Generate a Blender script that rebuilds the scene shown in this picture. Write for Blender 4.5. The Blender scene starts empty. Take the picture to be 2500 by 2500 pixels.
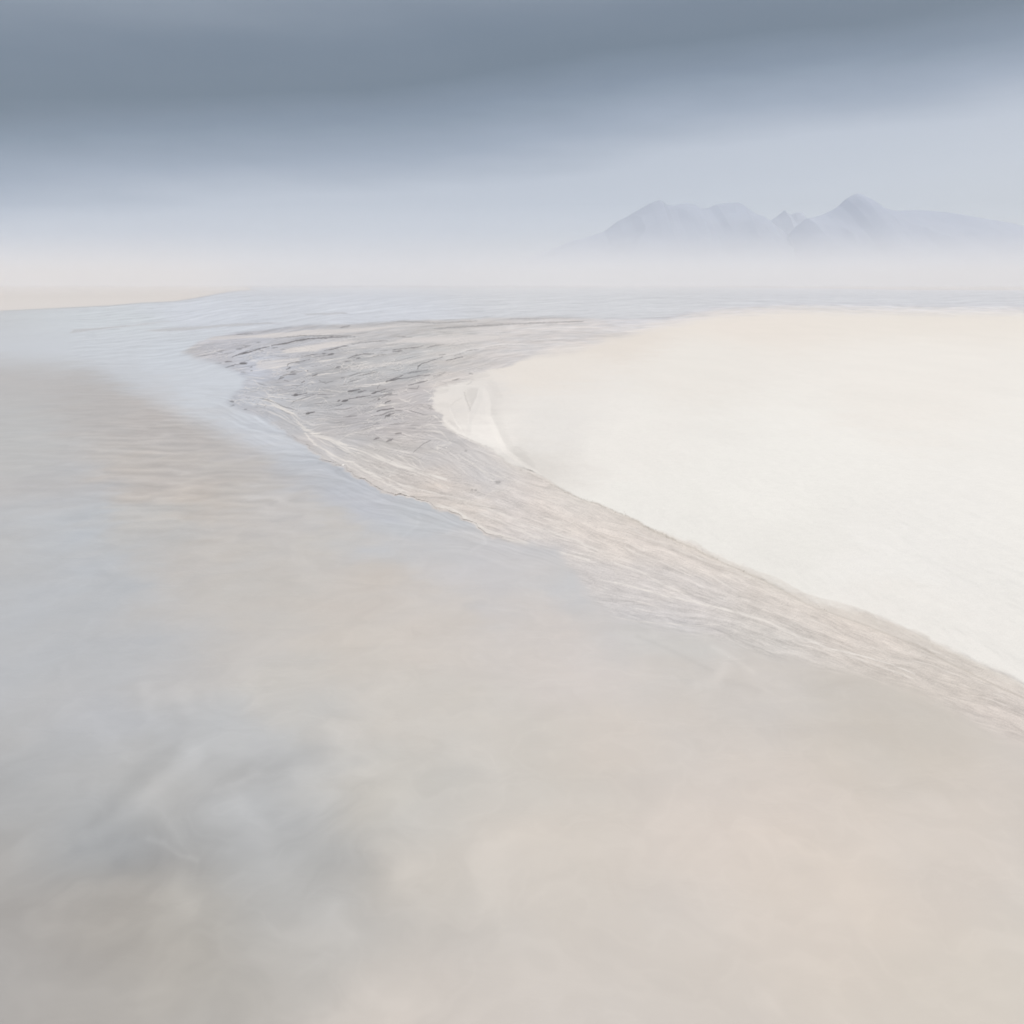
import bpy, math, random
import numpy as np

random.seed(7)
RNG = np.random.RandomState(11)
scene = bpy.context.scene
COL = scene.collection

# ------------------------------------------------------------------ camera
CAM_H = 1.8                      # tripod height over the water line
FPX = 2401.0                     # focal length in photo pixels (photo 2500 wide)
HORIZON = 690.0                  # photo row of the horizon
PITCH = math.atan((1250 - HORIZON) / FPX)
cam_data = bpy.data.cameras.new('camera')
cam = bpy.data.objects.new('camera', cam_data)
COL.objects.link(cam)
cam_data.sensor_width = 36.0
cam_data.lens = 36.0 * FPX / 2500.0
cam_data.clip_start = 0.05
cam_data.clip_end = 40000
cam.location = (0, 0, CAM_H)
cam.rotation_euler = (math.pi / 2 - PITCH, 0, 0)
scene.camera = cam

# ------------------------------------------------------------------ light
SUN_EL, SUN_AZ = math.radians(38), math.radians(62)      # azimuth clockwise from the view axis
world = bpy.data.worlds.new('World')
scene.world = world
world.use_nodes = True
wn, wl = world.node_tree.nodes, world.node_tree.links
wn.clear()


def wnode(t, **kw):
    n = wn.new(t)
    for k, v in kw.items():
        setattr(n, k, v)
    return n


def wmath(op, a, b=None, c=None, clamp=False):
    n = wn.new('ShaderNodeMath')
    n.operation = op
    n.use_clamp = clamp
    for i, v in enumerate((a, b, c)):
        if v is None:
            continue
        if isinstance(v, (int, float)):
            n.inputs[i].default_value = v
        else:
            wl.new(v, n.inputs[i])
    return n.outputs[0]


sky = wnode('ShaderNodeTexSky')
sky.sky_type = 'NISHITA'
sky.sun_disc = False
sky.sun_elevation = SUN_EL
sky.sun_rotation = SUN_AZ
sky.air_density, sky.dust_density, sky.ozone_density = 1.0, 3.0, 1.0
tc = wnode('ShaderNodeTexCoord')
sep = wnode('ShaderNodeSeparateXYZ')
wl.new(tc.outputs['Generated'], sep.inputs[0])
X, Y, Z = sep.outputs
horiz = wmath('SQRT', wmath('ADD', wmath('MULTIPLY', X, X), wmath('MULTIPLY', Y, Y)))
elev = wmath('MULTIPLY', wmath('ARCTAN2', Z, horiz), 180 / math.pi)      # degrees
azim = wmath('MULTIPLY', wmath('ARCTAN2', X, Y), 180 / math.pi)          # degrees right of view
# the cloud deck tilts: its dark edge hangs lower on the left
nz = wnode('ShaderNodeTexNoise')
nz.inputs['Scale'].default_value = 3.0
nz.inputs['Detail'].default_value = 5.0
nz.inputs['Roughness'].default_value = 0.55
mp = wnode('ShaderNodeMapping')
mp.inputs['Scale'].default_value = (1.0, 1.0, 5.0)
wl.new(tc.outputs['Generated'], mp.inputs[0])
wl.new(mp.outputs[0], nz.inputs['Vector'])
tilt = wmath('MULTIPLY', azim, -0.10)
wob = wmath('MULTIPLY', wmath('SUBTRACT', nz.outputs[0], 0.5), 3.0)
e2 = wmath('ADD', wmath('ADD', elev, tilt), wob)
pos = wmath('DIVIDE', e2, 90.0, clamp=True)
ramp = wnode('ShaderNodeValToRGB')
wl.new(pos, ramp.inputs[0])
cr = ramp.color_ramp
SKY = [(0.0, (0.54, 0.575, 0.62)), (3.0, (0.53, 0.575, 0.655)), (5.6, (0.485, 0.535, 0.625)), (7.5, (0.29, 0.35, 0.45)),
       (9.5, (0.165, 0.22, 0.30)), (11.3, (0.105, 0.15, 0.205)), (13.2, (0.135, 0.18, 0.24)), (16.5, (0.26, 0.305, 0.37)),
       (24, (0.50, 0.53, 0.58)), (40, (1.20, 1.21, 1.23)), (90, (1.72, 1.70, 1.68))]
while len(cr.elements) < len(SKY):
    cr.elements.new(0.5)
for el, (d, c) in zip(cr.elements, SKY):
    el.position = d / 90.0
    el.color = (*c, 1)
# brighter towards the sun's side
mixb = wnode('ShaderNodeBackground')
wl.new(ramp.outputs[0], mixb.inputs[0])
mixb.inputs[1].default_value = 1.0
skyb = wnode('ShaderNodeBackground')
wl.new(sky.outputs[0], skyb.inputs[0])
skyb.inputs[1].default_value = 0.10
mx = wnode('ShaderNodeMixShader')
mx.inputs[0].default_value = 0.90
wl.new(skyb.outputs[0], mx.inputs[1])
wl.new(mixb.outputs[0], mx.inputs[2])
out = wnode('ShaderNodeOutputWorld')
wl.new(mx.outputs[0], out.inputs['Surface'])

sun_d = bpy.data.lights.new('sun', 'SUN')
sun_d.energy = 1.0
sun_d.angle = math.radians(14)
sun_d.color = (1.0, 0.955, 0.90)
sun = bpy.data.objects.new('sun', sun_d)
COL.objects.link(sun)
sx, sy = math.sin(SUN_AZ) * math.cos(SUN_EL), math.cos(SUN_AZ) * math.cos(SUN_EL)
sun.rotation_euler = (math.pi / 2 - SUN_EL, 0, math.pi - SUN_AZ)
sun.location = (sx * 50, sy * 50, 40)

scene.view_settings.view_transform = 'Standard'
scene.view_settings.look = 'None'
scene.view_settings.gamma = 1.0
scene.view_settings.use_curve_mapping = False
scene.view_settings.exposure = 0.0
scene.render.engine = 'CYCLES'
scene.cycles.max_bounces = 8
scene.cycles.diffuse_bounces = 3
scene.cycles.volume_bounces = 2
scene.cycles.transparent_max_bounces = 12
scene.cycles.use_denoising = True
scene.cycles.sample_clamp_indirect = 6.0


# ------------------------------------------------------------------ helpers
def lin(c):
    c = np.asarray(c, dtype=np.float64) / 255.0
    return np.where(c <= 0.04045, c / 12.92, ((c + 0.055) / 1.055) ** 2.4)


def smooth(a, b, x):
    t = np.clip((x - a) / (b - a), 0, 1)
    return t * t * (3 - 2 * t)


PERM = RNG.permutation(4096).astype(np.int64)
GA = RNG.rand(4096) * 2 * math.pi
GX, GY = np.cos(GA), np.sin(GA)


def perlin(x, y, seed=0):
    xi, yi = np.floor(x).astype(np.int64), np.floor(y).astype(np.int64)
    xf, yf = x - xi, y - yi
    u, v = xf * xf * xf * (xf * (xf * 6 - 15) + 10), yf * yf * yf * (yf * (yf * 6 - 15) + 10)

    def g(ix, iy, fx, fy):
        h = PERM[(PERM[(ix + seed * 57) & 4095] + iy) & 4095]
        return GX[h] * fx + GY[h] * fy
    a, b = g(xi, yi, xf, yf), g(xi + 1, yi, xf - 1, yf)
    c, d = g(xi, yi + 1, xf, yf - 1), g(xi + 1, yi + 1, xf - 1, yf - 1)
    return (a + u * (b - a)) + v * ((c + u * (d - c)) - (a + u * (b - a)))


def fbm(x, y, octs=4, seed=0, gain=0.5):
    s, a, f = 0, 1.0, 1.0
    for o in range(octs):
        s = s + a * perlin(x * f, y * f, seed + o * 3)
        a *= gain
        f *= 2.03
    return s


def grid_mesh(name, P, flip=False):
    """P: rows x cols x 3 array of points -> one sheet."""
    r, c = P.shape[:2]
    idx = np.arange(r * c, dtype=np.int32).reshape(r, c)
    q = np.stack([idx[:-1, :-1], idx[:-1, 1:], idx[1:, 1:], idx[1:, :-1]], -1).reshape(-1, 4)
    if flip:
        q = q[:, ::-1]
    me = bpy.data.meshes.new(name)
    me.vertices.add(r * c)
    me.vertices.foreach_set('co', P.astype(np.float32).ravel())
    n = len(q)
    me.loops.add(n * 4)
    me.loops.foreach_set('vertex_index', q.astype(np.int32).ravel())
    me.polygons.add(n)
    me.polygons.foreach_set('loop_start', np.arange(0, n * 4, 4, dtype=np.int32))
    me.polygons.foreach_set('loop_total', np.full(n, 4, dtype=np.int32))
    me.polygons.foreach_set('use_smooth', np.ones(n, dtype=bool))
    me.update(calc_edges=True)
    return me


def attr_col(me, name, rgb):
    a = me.attributes.new(name, 'FLOAT_COLOR', 'POINT')
    d = np.ones((len(me.vertices), 4), dtype=np.float32)
    d[:, :3] = rgb.reshape(-1, 3)
    a.data.foreach_set('color', d.ravel())


def attr_f(me, name, v):
    a = me.attributes.new(name, 'FLOAT', 'POINT')
    a.data.foreach_set('value', v.astype(np.float32).ravel())


def link(name, me, mat=None, label=None, cat=None, group=None, kind=None):
    o = bpy.data.objects.new(name, me)
    COL.objects.link(o)
    if mat:
        me.materials.append(mat)
    for k, v in (('label', label), ('category', cat), ('group', group), ('kind', kind)):
        if v:
            o[k] = v
    return o


class Mat:
    def __init__(s, name):
        s.m = bpy.data.materials.new(name)
        s.m.use_nodes = True
        s.n, s.l = s.m.node_tree.nodes, s.m.node_tree.links
        s.n.clear()
        s.out = s.n.new('ShaderNodeOutputMaterial')

    def node(s, t, ins=None, **kw):
        n = s.n.new(t)
        for k, v in kw.items():
            setattr(n, k, v)
        for k, v in (ins or {}).items():
            if isinstance(v, bpy.types.NodeSocket):
                s.l.new(v, n.inputs[k])
            else:
                n.inputs[k].default_value = v
        return n

    def math(s, op, a, b=0.0, clamp=False):
        return s.node('ShaderNodeMath', {0: a, 1: b}, operation=op, use_clamp=clamp).outputs[0]


# ------------------------------------------------------------------ ground plan
# A perspective-friendly grid: every row is a line of constant distance, finest where the
# beach is detailed. u, v are the plan coordinates the shoreline was surveyed in.
u_core = np.arange(150, 2530, 1.55)
gl = 150 - np.cumsum(np.geomspace(3, 260, 46))
gr = u_core[-1] + np.cumsum(np.geomspace(3, 260, 46))
U = np.concatenate([gl[::-1], u_core, gr])
v_core = np.arange(700, 1840, 1.5)
v_near = v_core[-1] + np.cumsum(np.geomspace(1.8, 7, 230))
v_near = v_near[v_near < 2620]
V = np.concatenate([v_core, v_near])
NC0, NCR = len(gl), len(u_core)


def dist_of(v):            # plan distance along the view axis for a row
    a = PITCH + np.arctan((v - 1250) / FPX)
    return CAM_H / np.tan(a)


def side_of(u, v):         # sideways offset
    a = PITCH + np.arctan((v - 1250) / FPX)
    ray = CAM_H / np.sin(a)                       # slant in the vertical plane
    return (u - 1250) / np.sqrt(FPX ** 2 + (v - 1250) ** 2) * ray


def at(u, v, z=0.0):
    k = (CAM_H - z) / CAM_H
    return (float(side_of(u, v)) * k, float(dist_of(v)) * k, z)


UU, VV = np.meshgrid(U, V)
XX, YY = side_of(UU, VV), dist_of(VV) + 0 * UU
R, C = UU.shape

# smooth wander so that no surveyed line is straight
wx = fbm(XX * 1.1, YY * 0.45, 3, 5)
wy = fbm(XX * 1.1 + 31, YY * 0.45 + 9, 3, 6)
fx = fbm(XX * 9, YY * 3.0, 3, 7)
fy = fbm(XX * 9 + 11, YY * 3.0 + 4, 3, 8)
lo = np.clip((VV - 690) / 600, 0.02, 1.2)
UW = UU + (wx * 16 + fx * 5) * (0.3 + lo)
VW = VV + (wy * 9 + fy * 3.5) * lo


def seg_dist(px, py, pts, closed=False):
    best = np.full(px.shape, 1e9)
    n = len(pts)
    for i in range(n if closed else n - 1):
        ax, ay = pts[i]
        bx, by = pts[(i + 1) % n]
        dx, dy = bx - ax, by - ay
        t = np.clip(((px - ax) * dx + (py - ay) * dy) / (dx * dx + dy * dy + 1e-9), 0, 1)
        np.minimum(best, (px - ax - t * dx) ** 2 + (py - ay - t * dy) ** 2, out=best)
    return np.sqrt(best)


def inside(px, py, pts):
    r = np.zeros(px.shape, dtype=bool)
    n = len(pts)
    for i in range(n):
        ax, ay = pts[i]
        bx, by = pts[(i + 1) % n]
        if ay == by:
            continue
        c = ((ay > py) != (by > py)) & (px < (bx - ax) * (py - ay) / (by - ay) + ax)
        r ^= c
    return r


def sdf(px, py, pts):
    d = seg_dist(px, py, pts, True)
    return np.where(inside(px, py, pts), d, -d)


def tr(ox, oy, k, pts):
    return [(ox + a * k, oy + b * k) for a, b in pts]


S1 = lambda p: [(a * 1.294, b * 1.294) for a, b in p]
Z3 = lambda p: tr(400, 720, .3623, p)
Z4 = lambda p: tr(950, 800, .3623, p)
Z5 = lambda p: tr(1500, 1250, .3882, p)
Q4 = lambda p: tr(1000, 880, .1553, p)
Q5 = lambda p: tr(550, 820, .1553, p)
Q6 = lambda p: tr(850, 820, .1553, p)
Q8 = lambda p: tr(266, 680, .3106, p)

scarp = (Q4([(300, 750), (480, 850), (530, 960), (700, 1100), (900, 1220), (1150, 1350), (1350, 1470), (1600, 1640)])
         + Z4([(900, 955), (1000, 1000), (1150, 1090), (1250, 1135), (1450, 1195), (1700, 1320)])
         + Z5([(250, 118), (400, 175), (500, 225), (650, 290), (800, 345), (950, 412), (1100, 478), (1250, 550),
               (1450, 610), (1600, 655), (1750, 720), (1890, 770)]) + [(2400, 1625), (2700, 1760), (3200, 1960), (4200, 2300)])
dry_poly = scarp + [(9000, 2300), (9000, 747)] + [(2500, 750), (2234, 748), (1940, 742), (1750, 754), (1590, 783),
            (1450, 826), (1340, 852), (1293, 868)] + Q4([(1600, 80), (1280, 140), (980, 250), (900, 290), (650, 380), (400, 470), (350, 560)])
wet_poly = (S1([(345, 664), (372, 645), (400, 636), (450, 627), (520, 619), (590, 612), (660, 612), (760, 604), (850, 603), (930, 600),
                (1050, 598), (1150, 601), (1240, 600), (1350, 580), (1500, 573)]) + [(2234, 745), (9000, 745), (9000, 3100), (4200, 2750), (2900, 2080)]
            + Z5([(1890, 1130), (1500, 1020), (1200, 950), (1000, 900), (800, 850), (600, 790), (400, 760), (200, 710), (0, 660)])
            + Z4([(1150, 1490), (950, 1460), (800, 1440), (650, 1400), (560, 1330), (450, 1265), (300, 1215), (200, 1185), (100, 1140)])
            + S1([(730, 930), (690, 905), (650, 885), (610, 866), (570, 838), (530, 810), (490, 790), (450, 772), (425, 758),
                  (445, 740), (462, 715), (440, 698), (400, 685), (365, 676)]))
bar_left = [(-3000, 640), (500, 640), (620, 706)] + Q8([(1180, 95), (950, 112), (700, 160), (520, 188), (250, 200), (0, 222)]) + [(-600, 790), (-3000, 850)]
far_beach = [(-9000, 701.6), (900, 701.6), (1700, 702.3), (2000, 706), (2234, 710), (9000, 722), (9000, 640), (-9000, 640)]
spit2 = Q8([(250, 405), (700, 372), (1000, 350), (1250, 342), (1400, 345), (1250, 362), (900, 385), (600, 412), (400, 420)])
spit3 = Q8([(1500, 275), (1850, 262), (1895, 276), (1700, 288), (1560, 290)])
spit4 = Q8([(-300, 400), (200, 360), (420, 335), (640, 322), (300, 362), (-300, 432)])

print('fields...')
dry = sdf(UW, VW, dry_poly)
wet = sdf(UW, VW, wet_poly)
bars = np.maximum.reduce([sdf(UW, VV, bar_left), sdf(UU, VV, far_beach) * 1.5])
spits = np.maximum.reduce([sdf(UW, VW, spit2), sdf(UW, VW, spit3), sdf(UW, VW, spit4)])
# narrow far water strip above the dry bank on the right
edge_soft = 7 + 13 * np.exp(-((UU - 470) / 190) ** 2) * smooth(835, 880, VV) + 45 * smooth(1150, 1550, UU) * smooth(1000, 1250, VV)
rimw = smooth(1080, 1400, UU) * (1 - smooth(860, 900, VV))
loww = smooth(1480, 1750, UU) * smooth(1200, 1330, VV)
M_dry = smooth(-2.5 - 8 * rimw - 5 * loww, 3.5 + 32 * rimw + 10 * loww, dry + rimw * 10 * wx + loww * 9 * fx)
tipw = np.exp(-((UU - 1090) / 110) ** 2 - ((VV - 930) / 60) ** 2)
M_dry = M_dry * (1 - tipw) + smooth(-7, 9, dry + 9 * fx + 12 * wx) * tipw
M_far_dry = smooth(0, 22, dry)                      # soft inner blend at the far rim
M_wet = smooth(-edge_soft * 0.9, edge_soft, wet + (fx * 8 + wx * 10) * np.clip((VV - 900) / 500, 0.1, 1))
M_bar = smooth(-4.0, 7, bars)
M_spit = smooth(-2, 2.5, spits)


# ---- flow field of the runoff, then streaks drawn along it (line integral convolution)
flow_pts = np.array([
    # u, v, angle in degrees (positive = falling to the right)
    (300, 800, -5), (500, 830, -9), (650, 860, -11), (900, 830, -6), (1150, 800, -4), (1500, 770, -2), (2200, 740, 1),
    (560, 900, -12), (750, 900, -10), (950, 900, -14), (1100, 890, -14), (620, 960, 12), (750, 960, -6),
    (850, 960, -9), (1000, 960, -12), (600, 1020, 24), (700, 1030, 32), (800, 1040, -8), (900, 1040, -10),
    (1040, 1010, 8), (820, 1090, 26), (950, 1110, 20), (1020, 1080, 5), (1130, 1110, 32), (900, 1160, 27),
    (1100, 1200, 18), (1250, 1220, 20), (1400, 1260, 24), (1300, 1330, 18), (1600, 1350, 22), (1500, 1420, 16),
    (1800, 1440, 24), (1900, 1550, 20), (2200, 1620, 20), (2200, 1530, 27), (1600, 1520, 12), (1300, 1450, 14),
    (300, 1000, 4), (450, 1100, -3), (700, 1150, -5), (300, 1300, -12), (600, 1300, -4), (1000, 1350, 6)])
num_c = np.zeros_like(UU)
num_s = np.zeros_like(UU)
for fu, fv, fa in flow_pts:
    w = 1.0 / (((UU - fu) / 1.3) ** 2 + ((VV - fv) * 1.6) ** 2 + 500) ** 2
    num_c += w * math.cos(math.radians(fa))
    num_s += w * math.sin(math.radians(fa))
ang = np.arctan2(num_s, num_c)
ang += (perlin(UU / 60, VV / 26, 21) * 0.5 + perlin(UU / 24, VV / 13, 22) * 0.42) * smooth(860, 960, VV) * (1 - smooth(1150, 1350, VV)) \
    + perlin(UU / 110, VV / 50, 23) * 0.16 + perlin(UU / 70, VV / 40, 24) * 0.28 * smooth(1080, 1180, VV)
core_r = len(v_core)
A = ang[:core_r, NC0:NC0 + NCR]
ca, sa = np.cos(A), np.sin(A)


def bil(img, x, y):
    h, w = img.shape
    x = np.clip(x, 0, w - 1.001)
    y = np.clip(y, 0, h - 1.001)
    xi, yi = x.astype(np.int32), y.astype(np.int32)
    fx_, fy_ = x - xi, y - yi
    a = img[yi, xi]
    b = img[yi, xi + 1]
    c = img[yi + 1, xi]
    d = img[yi + 1, xi + 1]
    return (a * (1 - fx_) + b * fx_) * (1 - fy_) + (c * (1 - fx_) + d * fx_) * fy_


gy0, gx0 = np.mgrid[0:core_r, 0:NCR].astype(np.float64)


def lic(img, steps, h):
    acc = img.copy()
    wsum = 1.0
    for sgn in (1, -1):
        x, y = gx0.copy(), gy0.copy()
        for i in range(steps):
            cx, cy = bil(ca, x, y), bil(sa, x, y)
            x += sgn * h * cx
            y += sgn * h * cy
            w = 1 - i / steps
            acc += w * bil(img, x, y)
            wsum += w
    acc /= wsum
    acc -= acc.mean()
    return acc / acc.std()


def core_noise(sx_, sy_, seed, octs=2):
    return fbm(UU[:core_r, NC0:NC0 + NCR] / sx_, VV[:core_r, NC0:NC0 + NCR] / sy_, octs, seed)


def full(a):
    o = np.zeros((R, C))
    o[:core_r, NC0:NC0 + NCR] = a
    return o


print('lic...')
L_fine = full(lic(RNG.rand(core_r, NCR) - 0.5, 9, 1.2))
L_mid = full(lic(core_noise(9, 4.5, 31), 14, 2.4))
L_big = full(lic(core_noise(40, 15, 41), 18, 5.0))
L_dark = full(lic(core_noise(13, 3.6, 51, 2), 9, 2.2))
core_fade = smooth(150, 210, UU) * (1 - smooth(2490, 2529, UU)) * (1 - smooth(1780, 1835, VV))

# ---- hand surveyed marks: runnels, undercut ledges and pale wrack strands
dark = np.zeros((R, C))
pale = np.zeros((R, C))


def stroke(field, pts, w, s, taper=True, rough=0.35):
    us = [p[0] for p in pts]
    vs = [p[1] for p in pts]
    m = w * 2 + 14
    c0, c1 = np.searchsorted(U, min(us) - m), np.searchsorted(U, max(us) + m)
    r0, r1 = np.searchsorted(V, min(vs) - m), np.searchsorted(V, max(vs) + m)
    if c1 <= c0 or r1 <= r0:
        return
    sl = (slice(r0, r1), slice(c0, c1))
    pu = UU[sl] + fx[sl] * 2.0
    pv = VV[sl] + fy[sl] * 1.6
    d = seg_dist(pu, pv, pts)
    L = max(us) - min(us) + 1e-6
    t = np.clip((UU[sl] - min(us)) / L, 0, 1)
    ww = w * (0.35 + 0.65 * np.sin(np.pi * (0.08 + 0.84 * t))) if taper else w
    ww = ww * (1 + rough * np.clip(L_mid[sl], -1.5, 1.5))
    val = s * (1 - smooth(ww * 0.35, ww * 1.05 + 0.8, d))
    field[sl] = np.maximum(field[sl], val)


K = .1553
D5 = [([(110, 330), (230, 285), (330, 262), (430, 240), (500, 215), (590, 190), (690, 168)], 12, .9), ([(220, 290), (400, 250)], 22, 1),
      ([(730, 155), (860, 128), (980, 110), (1110, 75), (1290, 50), (1460, 32), (1560, 35), (1700, 15)], 12, .9), ([(860, 130), (990, 110)], 19, .9),
      ([(1110, 78), (1290, 50)], 19, .9), ([(480, 100), (560, 95)], 9, .6), ([(170, 212), (260, 205)], 11, .6), ([(260, 155), (400, 155)], 7, .5),
      ([(0, 410), (100, 400)], 12, .8), ([(-150, 440), (-60, 425)], 10, .7), ([(0, 500), (150, 460), (340, 432)], 12, .8), ([(230, 440), (340, 432)], 24, 1),
      ([(0, 555), (90, 540)], 8, .5), ([(390, 490), (425, 488)], 12, .7), ([(400, 545), (425, 546)], 10, .6), ([(540, 235), (600, 232)], 10, .6),
      ([(730, 190), (830, 180)], 12, .7), ([(870, 212), (930, 208)], 10, .5), ([(960, 525), (1025, 500)], 16, .9),
      ([(975, 475), (985, 440), (1050, 425), (1180, 405), (1330, 370)], 9, .8), ([(1200, 330), (1350, 300), (1450, 285)], 9, .6),
      ([(1530, 280), (1580, 285)], 14, .7), ([(1620, 295), (1710, 280)], 19, .9), ([(1560, 235), (1700, 205), (1780, 180), (1930, 150)], 12, .8),
      ([(850, 668), (920, 655)], 19, .95), ([(860, 650), (970, 605), (1100, 590)], 9, .6), ([(1000, 610), (1120, 598)], 13, .8),
      ([(1030, 575), (1100, 550)], 13, .7), ([(1370, 630), (1450, 600)], 14, .8), ([(1740, 500), (1800, 485)], 14, .7), ([(1820, 660), (1870, 650)], 12, .7),
      ([(1860, 410), (1930, 400)], 12, .7), ([(1200, 730), (1250, 715)], 14, .8), ([(1480, 700), (1520, 725), (1580, 742), (1690, 712)], 11, .6),
      ([(1040, 940), (1120, 935), (1180, 918), (1280, 905)], 12, .9), ([(1080, 938), (1140, 930)], 30, 1), ([(1270, 1230), (1400, 1190)], 14, .9),
      ([(1280, 1225), (1330, 1215)], 24, 1), ([(1740, 1105), (1830, 1075)], 16, .9), ([(1840, 1030), (1920, 1010)], 24, 1), ([(1770, 1030), (1800, 1010)], 16, .8),
      ([(70, 1035), (130, 1035)], 18, .8), ([(60, 1110), (140, 1090)], 20, .7), ([(290, 1155), (340, 1155)], 14, .7), ([(240, 575), (320, 570)], 8, .5),
      ([(1020, 1085), (1070, 1030), (1330, 950), (1500, 880)], 6, .5), ([(930, 700), (1000, 712)], 12, .5), ([(800, 320), (1000, 322)], 10, .35)]
D6 = [([(0, 360), (80, 320), (200, 290), (400, 285)], 12, .75), ([(130, 365), (190, 350)], 17, .9), ([(0, 400), (90, 385)], 9, .6), ([(380, 325), (600, 285)], 8, .6),
      ([(700, 245), (850, 235)], 14, .8), ([(700, 220), (840, 205), (1050, 185), (1180, 160)], 10, .7), ([(1230, 190), (1370, 150), (1510, 135)], 11, .6),
      ([(1090, 520), (1100, 480), (1150, 445)], 12, .8), ([(1150, 440), (1270, 405), (1330, 380), (1480, 335)], 9, .7), ([(1430, 305), (1530, 290)], 9, .6),
      ([(1540, 390), (1700, 350), (1800, 330)], 11, .8), ([(1670, 310), (1820, 270)], 9, .6), ([(1850, 240), (2050, 215)], 8, .5),
      ([(595, 722), (700, 680), (800, 640), (880, 615)], 12, .9), ([(640, 705), (790, 675)], 16, .9), ([(880, 600), (1090, 560), (1250, 540)], 11, .7),
      ([(800, 675), (980, 655), (1120, 625), (1280, 615)], 10, .7), ([(1340, 635), (1460, 605), (1540, 575)], 9, .6), ([(950, 780), (1090, 740), (1250, 705)], 9, .7),
      ([(1640, 700), (1760, 670)], 9, .6), ([(950, 830), (1090, 830), (1110, 785)], 9, .6), ([(0, 875), (60, 862), (180, 845)], 18, .9), ([(150, 885), (280, 865)], 14, .8),
      ([(370, 905), (450, 880), (600, 835)], 13, .9), ([(380, 905), (430, 895)], 19, .9), ([(520, 890), (700, 845)], 10, .7), ([(460, 830), (470, 790), (495, 770)], 9, .6),
      ([(0, 995), (150, 965), (350, 935)], 10, .8), ([(530, 970), (600, 925), (690, 900)], 10, .7), ([(468, 1005), (492, 995)], 22, .8),
      ([(580, 1060), (620, 1030), (665, 1020)], 18, .85), ([(455, 1185), (560, 1165), (720, 1140)], 14, .85), ([(580, 1288), (590, 1250), (650, 1230), (720, 1220)], 13, .8),
      ([(600, 1255), (660, 1240)], 26, .9), ([(1270, 1140), (1370, 1165)], 8, .6), ([(1850, 775), (1895, 755)], 10, .6), ([(1150, 500), (1400, 470)], 8, .4),
      ([(500, 235), (620, 225)], 7, .4), ([(50, 130), (300, 95), (620, 75)], 7, .5), ([(700, 5), (1000, 20)], 7, .5), ([(1900, 590), (1960, 600)], 16, .6)]
for p, w, s in D5:
    stroke(dark, Q5(p), w * K * 0.78, s)
for p, w, s in D6:
    stroke(dark, Q6(p), w * K * 0.78, s)
for p, w, s in [([(1600, 930), (1560, 935)], 10, .6), ([(1420, 975), (1450, 965)], 14, .7), ([(1500, 990), (1540, 970)], 12, .7), ([(1210, 825), (1300, 812)], 6, .5),
                ([(1320, 895), (1450, 870)], 6, .4), ([(1680, 1060), (1750, 1000), (1800, 980)], 5, .5), ([(1390, 720), (1450, 690), (1560, 640)], 5, .4)]:
    stroke(dark, Z3(p), w * .3623 * .6, s)
for p, w, s in [([(200, 390), (520, 388), (600, 382)], 5, .45), ([(1820, 386), (1890, 372)], 9, .6), ([(1000, 440), (1130, 434)], 6, .45),
                ([(1080, 350), (1200, 352)], 5, .4), ([(1280, 300), (1310, 300)], 8, .35), ([(1840, 276), (1890, 268)], 8, .45),
                ([(0, 410), (200, 385), (420, 350)], 9, .25), ([(1460, 360), (1900, 334)], 4, .5), ([(730, 610), (850, 592)], 6, .5),
                ([(850, 575), (900, 568)], 8, .5), ([(1000, 555), (1110, 530)], 6, .5), ([(450, 410), (900, 395)], 4, .4),
                ([(1300, 470), (1500, 450), (1900, 452)], 5, .6), ([(1600, 468), (1932, 458)], 6, .6)]:
    stroke(dark, Q8(p), w * .3106 * .7, s)
for p, w, s in [([(960, 602), (1100, 598), (1250, 594)], 2, .3), ([(700, 604), (820, 609), (900, 606)], 2, .4), ([(820, 620), (950, 612), (1100, 606)], 2, .45)]:
    stroke(dark, S1(p), w, s)
# small worm pits
pits = [(1216, 1177, 5, .55), (1137, 1100, 2.5, .5), (1152, 1196, 2.0, .6), (1161, 1197, 2.2, .6)]
for pu, pv, pr, ps in pits:
    stroke(dark, [(pu - pr * .5, pv), (pu + pr * .5, pv)], pr, ps * .75, taper=False, rough=.2)

P5 = [([(300, 800), (370, 840), (480, 850), (620, 870), (690, 930), (760, 950)], 12, .7), ([(540, 800), (490, 850)], 12, .7), ([(420, 680), (480, 720), (540, 800)], 9, .6),
      ([(550, 1020), (700, 1010), (780, 1050), (880, 1110), (960, 1160), (1060, 1220), (1160, 1300)], 26, .95), ([(700, 550), (960, 530)], 10, .8),
      ([(560, 830), (700, 810), (1090, 770)], 12, .6), ([(800, 930), (1000, 900)], 14, .6), ([(640, 890), (700, 960), (600, 1010)], 12, .7),
      ([(1160, 490), (1230, 510)], 14, 1), ([(1250, 540), (1310, 580)], 12, .9), ([(1400, 375), (1500, 360)], 9, .7), ([(860, 660), (990, 600)], 7, .5), ([(1150, 805), (1200, 850)], 10, .6),
      ([(1420, 960), (1550, 980), (1620, 1060)], 9, .8), ([(1100, 1000), (1250, 960)], 9, .5), ([(100, 1010), (350, 1000), (480, 985)], 10, .5)]
P6 = [([(1180, 850), (1240, 870), (1310, 920), (1320, 960), (1260, 1010)], 12, .9), ([(800, 980), (850, 1010), (960, 1040)], 14, .8), ([(500, 1070), (570, 1100)], 17, 1),
      ([(690, 1110), (735, 1135)], 12, .9), ([(0, 830), (250, 795), (480, 768)], 13, .7), ([(950, 1040), (990, 980)], 8, .6), ([(1280, 870), (1340, 800), (1440, 700)], 8, .5)]
for p, w, s in P5:
    stroke(pale, Q5(p), w * K * .6, s, rough=.5)
for p, w, s in P6:
    stroke(pale, Q6(p), w * K * .6, s, rough=.5)
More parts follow.
